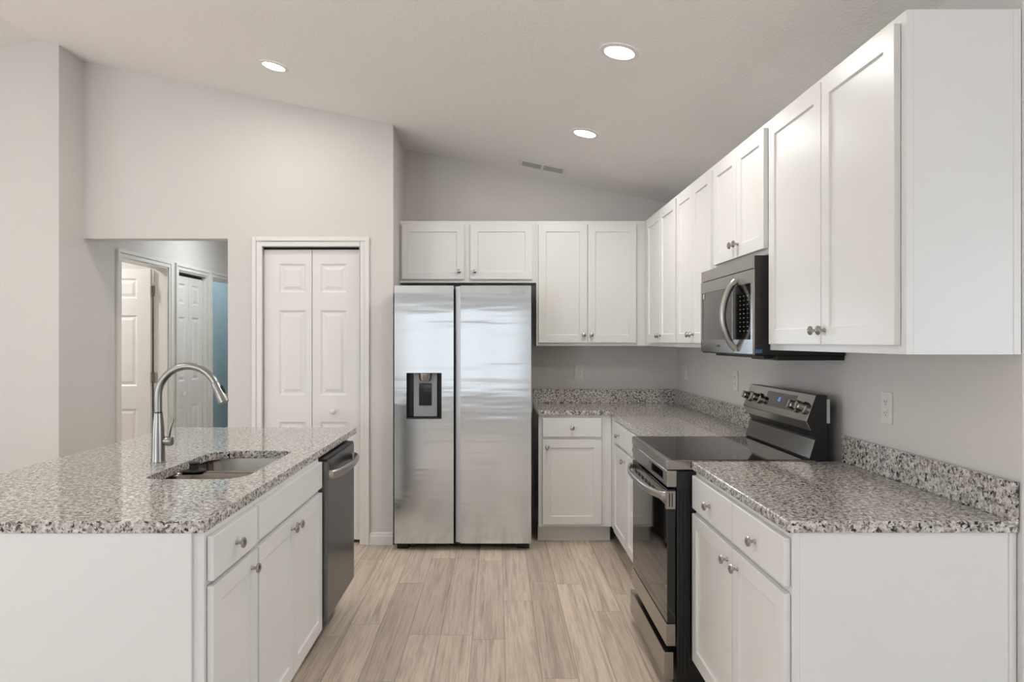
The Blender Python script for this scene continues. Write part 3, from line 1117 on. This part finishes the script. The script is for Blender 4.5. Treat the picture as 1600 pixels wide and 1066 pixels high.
# oven door
od = MB().box(.679, .712, RY0 + .003, RY1 - .003, .270, .806).build('oven_door', M['glass'], rg, org, bevel=.002)
tr = MB().box(.676, .712, RY0 + .001, RY0 + .030, .728, .800).box(.676, .712, RY1 - .030, RY1 - .001, .728, .800)
tr.box(.676, .6785, RY0 + .03, RY1 - .03, .742, .800)
tp = tr.build('door_top_trim', M['steel_v'], od, org, bevel=.001)
for k in range(2):
    MB().box(.686 + k * .011, .690 + k * .011, RY0 - .0005, RY0 + .002, .737, .792).build('vent_slot', M['slot'], tp, org)
for k in range(8):
    yy_ = RY0 + .07 + k * .078
    MB().box(.6752, .677, yy_, yy_ + .05, .757, .772).build('vent_slot', M['slot'], tp, org)
MB().box(.676, .712, RY0 + .001, RY1 - .001, .180, .268).build('door_bottom_trim', M['steel_v'], od, org, bevel=.002)
pts = []
for k in range(15):
    t = k / 14
    y = RY0 + .016 + t * (RY1 - RY0 - .032)
    bow = (1 - abs(2 * t - 1) ** 3.0)
    pts.append((.664 - .040 * bow, y, .778))
pts = [(.6755, pts[0][1], .778)] + pts + [(.6755, pts[-1][1], .778)]
MB().tube(pts, .016, 12, sx=1.0, sy=.5, up=(0, 0, 1)).build('handle', M['handle'], od, org, smooth=True)
dr = MB().box(.667, .705, RY0 + .002, RY1 - .002, .045, .156).build('storage_drawer', M['steel_v'], rg, org, bevel=.003)
for yy_ in (RY0 + .05, RY1 - .05):
    for xx in (.76, 1.24):
        MB().lathe([(.018, 0), (.018, .01), (.01, .012), (.01, .032)], (xx, yy_, 0), 'z', 14).build('foot', M['black'], rg, org, smooth=True)
MB().box(.72, .73, RY0 + .02, RY1 - .02, .005, .03).build('kick_plate', M['black'], rg, org)
# backguard
prof = [(1.2475, .905), (1.2475, .929), (1.270, 1.004), (1.276, 1.010), (1.256, 1.040), (1.236, 1.076), (1.273, 1.181), (1.280, 1.184), (1.317, 1.183), (1.317, .905)]
bgd = MB().prism(prof, 'y', RY0 + .002, RY1 - .002).build('backguard', M['blackm'], rg, org, bevel=.001)


def plate(p, q, th, y0, y1):
    d = Vector((q[0] - p[0], q[1] - p[1])).normalized()
    n = Vector((-d.y, d.x)) * th
    if n.x > 0:
        n = -n
    return [p, q, (q[0] + n.x, q[1] + n.y), (p[0] + n.x, p[1] + n.y)]


pl = MB().prism(plate((1.236, 1.077), (1.273, 1.182), .003, 0, 0), 'y', RY0, RY1)
pl.prism(plate((1.2535, 1.043), (1.236, 1.077), .003, 0, 0), 'y', RY0, RY1)
cp = pl.build('control_panel', M['steel_v'], bgd, org, bevel=.0006)
lp = MB().prism(plate((1.248, .930), (1.2695, 1.003), .004, 0, 0), 'y', RY0 - .0005, RY1 + .0005).build('lower_panel', M['steel_v'], bgd, org, bevel=.001)
# display and knobs on the tilted face
fd = Vector((1.273 - 1.236, 0, 1.182 - 1.077)).normalized()     # up the face
fn = Vector((-fd.z, 0, fd.x))                                    # out of the face


def onface(y, t, h):
    return Vector((1.236, y, 1.077)) + fd * t + fn * (h + .003)


a, b, c, d = onface(3.07, .028, .0008), onface(3.40, .028, .0008), onface(3.40, .096, .0008), onface(3.07, .096, .0008)
di = MB()
lo = [p - fn * .002 for p in (a, b, c, d)]
di.add([a, b, c, d] + lo, [(0, 1, 2, 3), (4, 5, 6, 7), (0, 1, 5, 4), (1, 2, 6, 5), (2, 3, 7, 6), (3, 0, 4, 7)])
dsp = di.build('display', M['glass'], bgd, org)
dg = MB()
for k, segs in enumerate(('abgde', 'abcdef')):
    yc = 3.250 - k * .012
    for sgm in segs:
        yo, to, hz = {'a': (0, .008, 1), 'g': (0, 0, 1), 'd': (0, -.008, 1), 'b': (-.0035, .004, 0), 'c': (-.0035, -.004, 0), 'f': (.0035, .004, 0), 'e': (.0035, -.004, 0)}[sgm]
        hw, hh = (.0035, .001) if hz else (.001, .004)
        pp = [onface(yc + yo + i * hw, .066 + to + j * hh, .0012) for i, j in ((-1, -1), (1, -1), (1, 1), (-1, 1))]
        dg.add(pp, [(0, 1, 2, 3)])
dg.build('clock_digits', M['blue_led'], dsp, org)
for ky in (3.60, 3.475, 3.04, 2.965):
    m = MB()
    base = [(.026, 0), (.026, .008), (.022, .010), (.019, .012), (.018, .034), (.015, .037)]
    vs, fs = [], []
    seg = 20
    side = Vector((0, 1, 0))
    for r, h in base:
        for k in range(seg):
            a_ = 2 * PI * k / seg
            vs.append(onface(ky, .052, h) + fd * (r * math.sin(a_)) + side * (r * math.cos(a_)))
    for j in range(len(base) - 1):
        for k in range(seg):
            fs.append((j * seg + k, j * seg + (k + 1) % seg, (j + 1) * seg + (k + 1) % seg, (j + 1) * seg + k))
    fs.append(tuple(range(seg)))
    fs.append(tuple((len(base) - 1) * seg + k for k in range(seg)))
    m.add(vs, fs)
    kb = m.build('control_knob', M['steel_v'], bgd, org, smooth=True)
    g = MB()
    c0 = onface(ky, .052, .0362)
    pp = []
    for h in (0, .008):
        for i, j in ((-1, -1), (1, -1), (1, 1), (-1, 1)):
            pp.append(c0 + fn * h + side * (i * .0045) + fd * (j * .0165))
    g.add(pp, [(0, 1, 2, 3), (4, 5, 6, 7), (0, 1, 5, 4), (1, 2, 6, 5), (2, 3, 7, 6), (3, 0, 4, 7)])
    g.build('grip', M['steel_v'], kb, org, bevel=.002)
MB().box(1.3175, 1.330, RY0 + .004, RY0 + .014, 1.070, 1.166).build('rear_bracket', M['bezel'], bgd, org)

# ------------------------------------------------------------------ microwave
MX = 1.017
MY0, MY1 = 2.9075, 3.644
MZ0, MZ1 = 1.348, 1.742
org = (1.2, 3.28, MZ0)
mw = empty('microwave', org, 'stainless over the range microwave with a bowed vertical handle', 'microwave')
mbod = MB().box(MX + .0095, XR - .004, MY0, MY1, MZ0 - .006, MZ1).build('body', M['blackm'], mw, org, bevel=.002)
MB().box(MX + .002, MX + .009, MY0, MY1, 1.690, MZ1).build('vent_strip', M['steel_v'], mw, org, bevel=.002)
DW0 = 3.150
# door: steel frame with a window; control panel beside it
WZ0m, WZ1m = 1.406, 1.634


def facing_x(m_fn):
    return m_fn


fdoor = MB()
fdoor.box(MX, MX + .009, DW0, MY1, MZ0, WZ0m).box(MX, MX + .009, DW0, MY1, WZ1m, 1.687)
fdoor.box(MX, MX + .009, MY1 - .025, MY1, WZ0m, WZ1m).box(MX, MX + .009, DW0, DW0 + .012, WZ0m, WZ1m)
md = fdoor.build('door', M['steel_v'], mw, org)
MB().box(MX + .003, MX + .0088, DW0 + .012, MY1 - .025, WZ0m, WZ1m).build('window', M['mwglass'], md, org)
MB().box(MX - .0006, MX + .001, MY1 - .055, MY1 - .043, 1.605, 1.630).build('sticker', M['plate'], md, org)
MB().box(MX - .0004, MX + .001, 3.33, 3.385, 1.373, 1.381).build('emblem', M['charcoal'], md, org)
cpn = MB()
cpn.box(MX, MX + .009, MY0, DW0 - .002, MZ0, WZ0m).box(MX, MX + .009, MY0, DW0 - .002, WZ1m, 1.687)
cpn.box(MX, MX + .009, MY0, MY0 + .022, WZ0m, WZ1m)
cpl = cpn.build('control_panel', M['steel_v'], mw, org)
dots = MB().box(MX + .001, MX + .0088, MY0 + .022, DW0 - .002, WZ0m, WZ1m)
for r in range(9):
    for c_ in range(3):
        y = MY0 + .055 + c_ * .045
        z = 1.44 + r * .018
        dots.box(MX + .0006, MX + .0012, y, y + .011, z, z + .0026)
kp = dots.build('keypad', M['glass'], cpl, org)
kp.data.materials.append(M['letter'])
for p_ in kp.data.polygons:
    if p_.area < 1e-4:
        p_.material_index = 1
pts = []
for k in range(17):
    t = k / 16
    z = 1.365 + t * (1.655 - 1.365)
    pts.append((MX - .006 - .052 * math.sin(PI * t) ** .8 if 0 < t < 1 else MX - .003, 3.105, z))
MB().tube(pts, .0125, 14, sx=1.0, sy=1.1, up=(0, 1, 0)).build('handle', M['handle'], md, org, smooth=True)
un = MB().box(MX + .06, XR - .03, MY0 + .05, MY1 - .05, 1.330, MZ0 - .0065)
un.box(MX + .10, XR - .004, MY0 + .01, MY0 + .30, 1.322, MZ0 - .0065)
un.build('bottom_grille', M['black'], mw, org, bevel=.002)
MB().box(MX + .012, MX + .039, MY0 - .0006, MY0 + .001, 1.351, 1.366).build('tape_tab', M['blue_tape'], mbod, org)

# ------------------------------------------------------------------ outlets


def outlet(label, loc, rotz, kind='duplex'):
    o = empty('wall_outlet', loc, label, 'electrical outlet', 'white electrical plates above the worktops', rotz)
    MB().box(-.035, .035, -.006, 0, -.057, .057).build('cover_plate', M['plate'], o, bevel=.002)
    for s in (-1, 1):
        r = MB().lathe([(.0165, 0), (.0165, .0015), (.015, .002)], (0, -.006, s * .0195), 'y', 20, -1).build('receptacle', M['plate'], o, smooth=True)
        sl = MB().box(-.0075, -.0055, -.0084, -.0079, s * .0195 - .002, s * .0195 + .007).box(.0055, .0075, -.0084, -.0079, s * .0195 - .002, s * .0195 + .007)
        sl.lathe([(.0022, .0079), (.0022, .0084)], (0, 0, s * .0195 - .0075), 'y', 10, -1)
        sl.build('slot', M['slot'], r)
    MB().lathe([(.003, 0), (.003, .001)], (0, -.006, 0), 'y', 10, -1).build('screw', M['plate'], o)
    return o


outlet('white duplex outlet on the back wall right of the refrigerator', (.636, YB - .0005, 1.162), 0)
outlet('white outlet on the right wall closest to the back corner', (XR - .0005, 5.38, 1.172), -PI / 2)
outlet('white outlet on the right wall just left of the range controls', (XR - .0005, 4.25, 1.168), -PI / 2)
outlet('white outlet over the near right worktop', (XR - .0005, 2.60, 1.162), -PI / 2)

# ------------------------------------------------------------------ downlights and vent
tilt = math.atan(0.205)


def downlight_mesh(label, loc, ry, power, colour, group):
    o = empty('recessed_light', loc, label, 'ceiling light', group)
    o.rotation_euler = (0, ry, 0)
    MB().lathe([(.062, .0015), (.066, .006), (.078, .006), (.086, .002), (.086, .0)], (0, 0, 0), 'z', 36, -1, caps=False).build('trim_ring', M['trim'], o, smooth=True)
    MB().lathe([(.066, .0), (.066, .0035), (.060, .0045)], (0, 0, 0), 'z', 36, -1).build('lens', M['lens'], o, smooth=True)
    l = bpy.data.lights.new('lamp', 'AREA')
    l.shape = 'DISK'
    l.size = .12
    l.energy = power
    l.color = colour
    lo_ = bpy.data.objects.new('lamp', l)
    COL.objects.link(lo_)
    lo_.parent = o
    lo_.location = (0, 0, -.008)
    return o


LG = 'recessed downlights in the vaulted ceiling'
for (x, y, lab) in ((.521, 3.11, 'largest recessed downlight, over the aisle nearest the viewer'),
                    (.520, 4.326, 'recessed downlight closest to the ceiling vent'),
                    (-1.305, 4.262, 'recessed downlight at far left, above the hallway side of the island'),
                    (-2.75, 2.30, 'recessed downlight near the ridge, outside the picture')):
    downlight_mesh(lab, (x, y, cz(x) - .0005), tilt, LAMP_POWER * (2.0 if x < -2 else 0.72 if x < 0 else 1.08), LAMP_COL, LG)
RG = 'unseen lamps added to light the rooms off the hall'  # unseen lamps, added to brighten the hall and the rooms beyond it
downlight_mesh('unseen lamp added to light the cream side room', (-3.9, 5.65, 2.5995), 0, 24, (1.0, .98, .93), RG)
downlight_mesh('unseen lamp added to light the blue room', (-3.6, 8.0, 2.5995), 0, 13, (.95, .97, 1.0), RG)
downlight_mesh('unseen lamp added to light the hallway', (-2.12, 6.6, 2.5995), 0, 13, (.88, .97, 1.0), RG)

vx, vy = .33, 5.32
v = empty('air_vent', (vx, vy, cz(vx) - .0005), 'white two section air vent in the ceiling by the back wall', 'air vent')
v.rotation_euler = (0, tilt, 0)
fm = MB()
hx, hy = .178, .088
fm.box(-hx, hx, -hy, -hy + .022, -.006, 0).box(-hx, hx, hy - .022, hy, -.006, 0)
fm.box(-hx, -hx + .028, -hy + .022, hy - .022, -.006, 0).box(hx - .028, hx, -hy + .022, hy - .022, -.006, 0)
fm.box(-.010, .010, -hy + .022, hy - .022, -.006, 0)
fm.build('frame', M['trim'], v, bevel=.001)
MB().box(-hx + .02, hx - .02, -hy + .02, hy - .02, -.0008, -.0002).build('duct_opening', M['charcoal'], v)
lv = MB()
for k in range(8):
    y = -hy + .028 + k * .0165
    for (a, b) in ((-hx + .029, -.011), (.011, hx - .029)):
        lv.prism([(y, -.001), (y + .014, -.0062), (y + .0148, -.0055), (y + .001, -.0006)], 'x', a, b)
lv.build('louvre', M['louvre'], v)
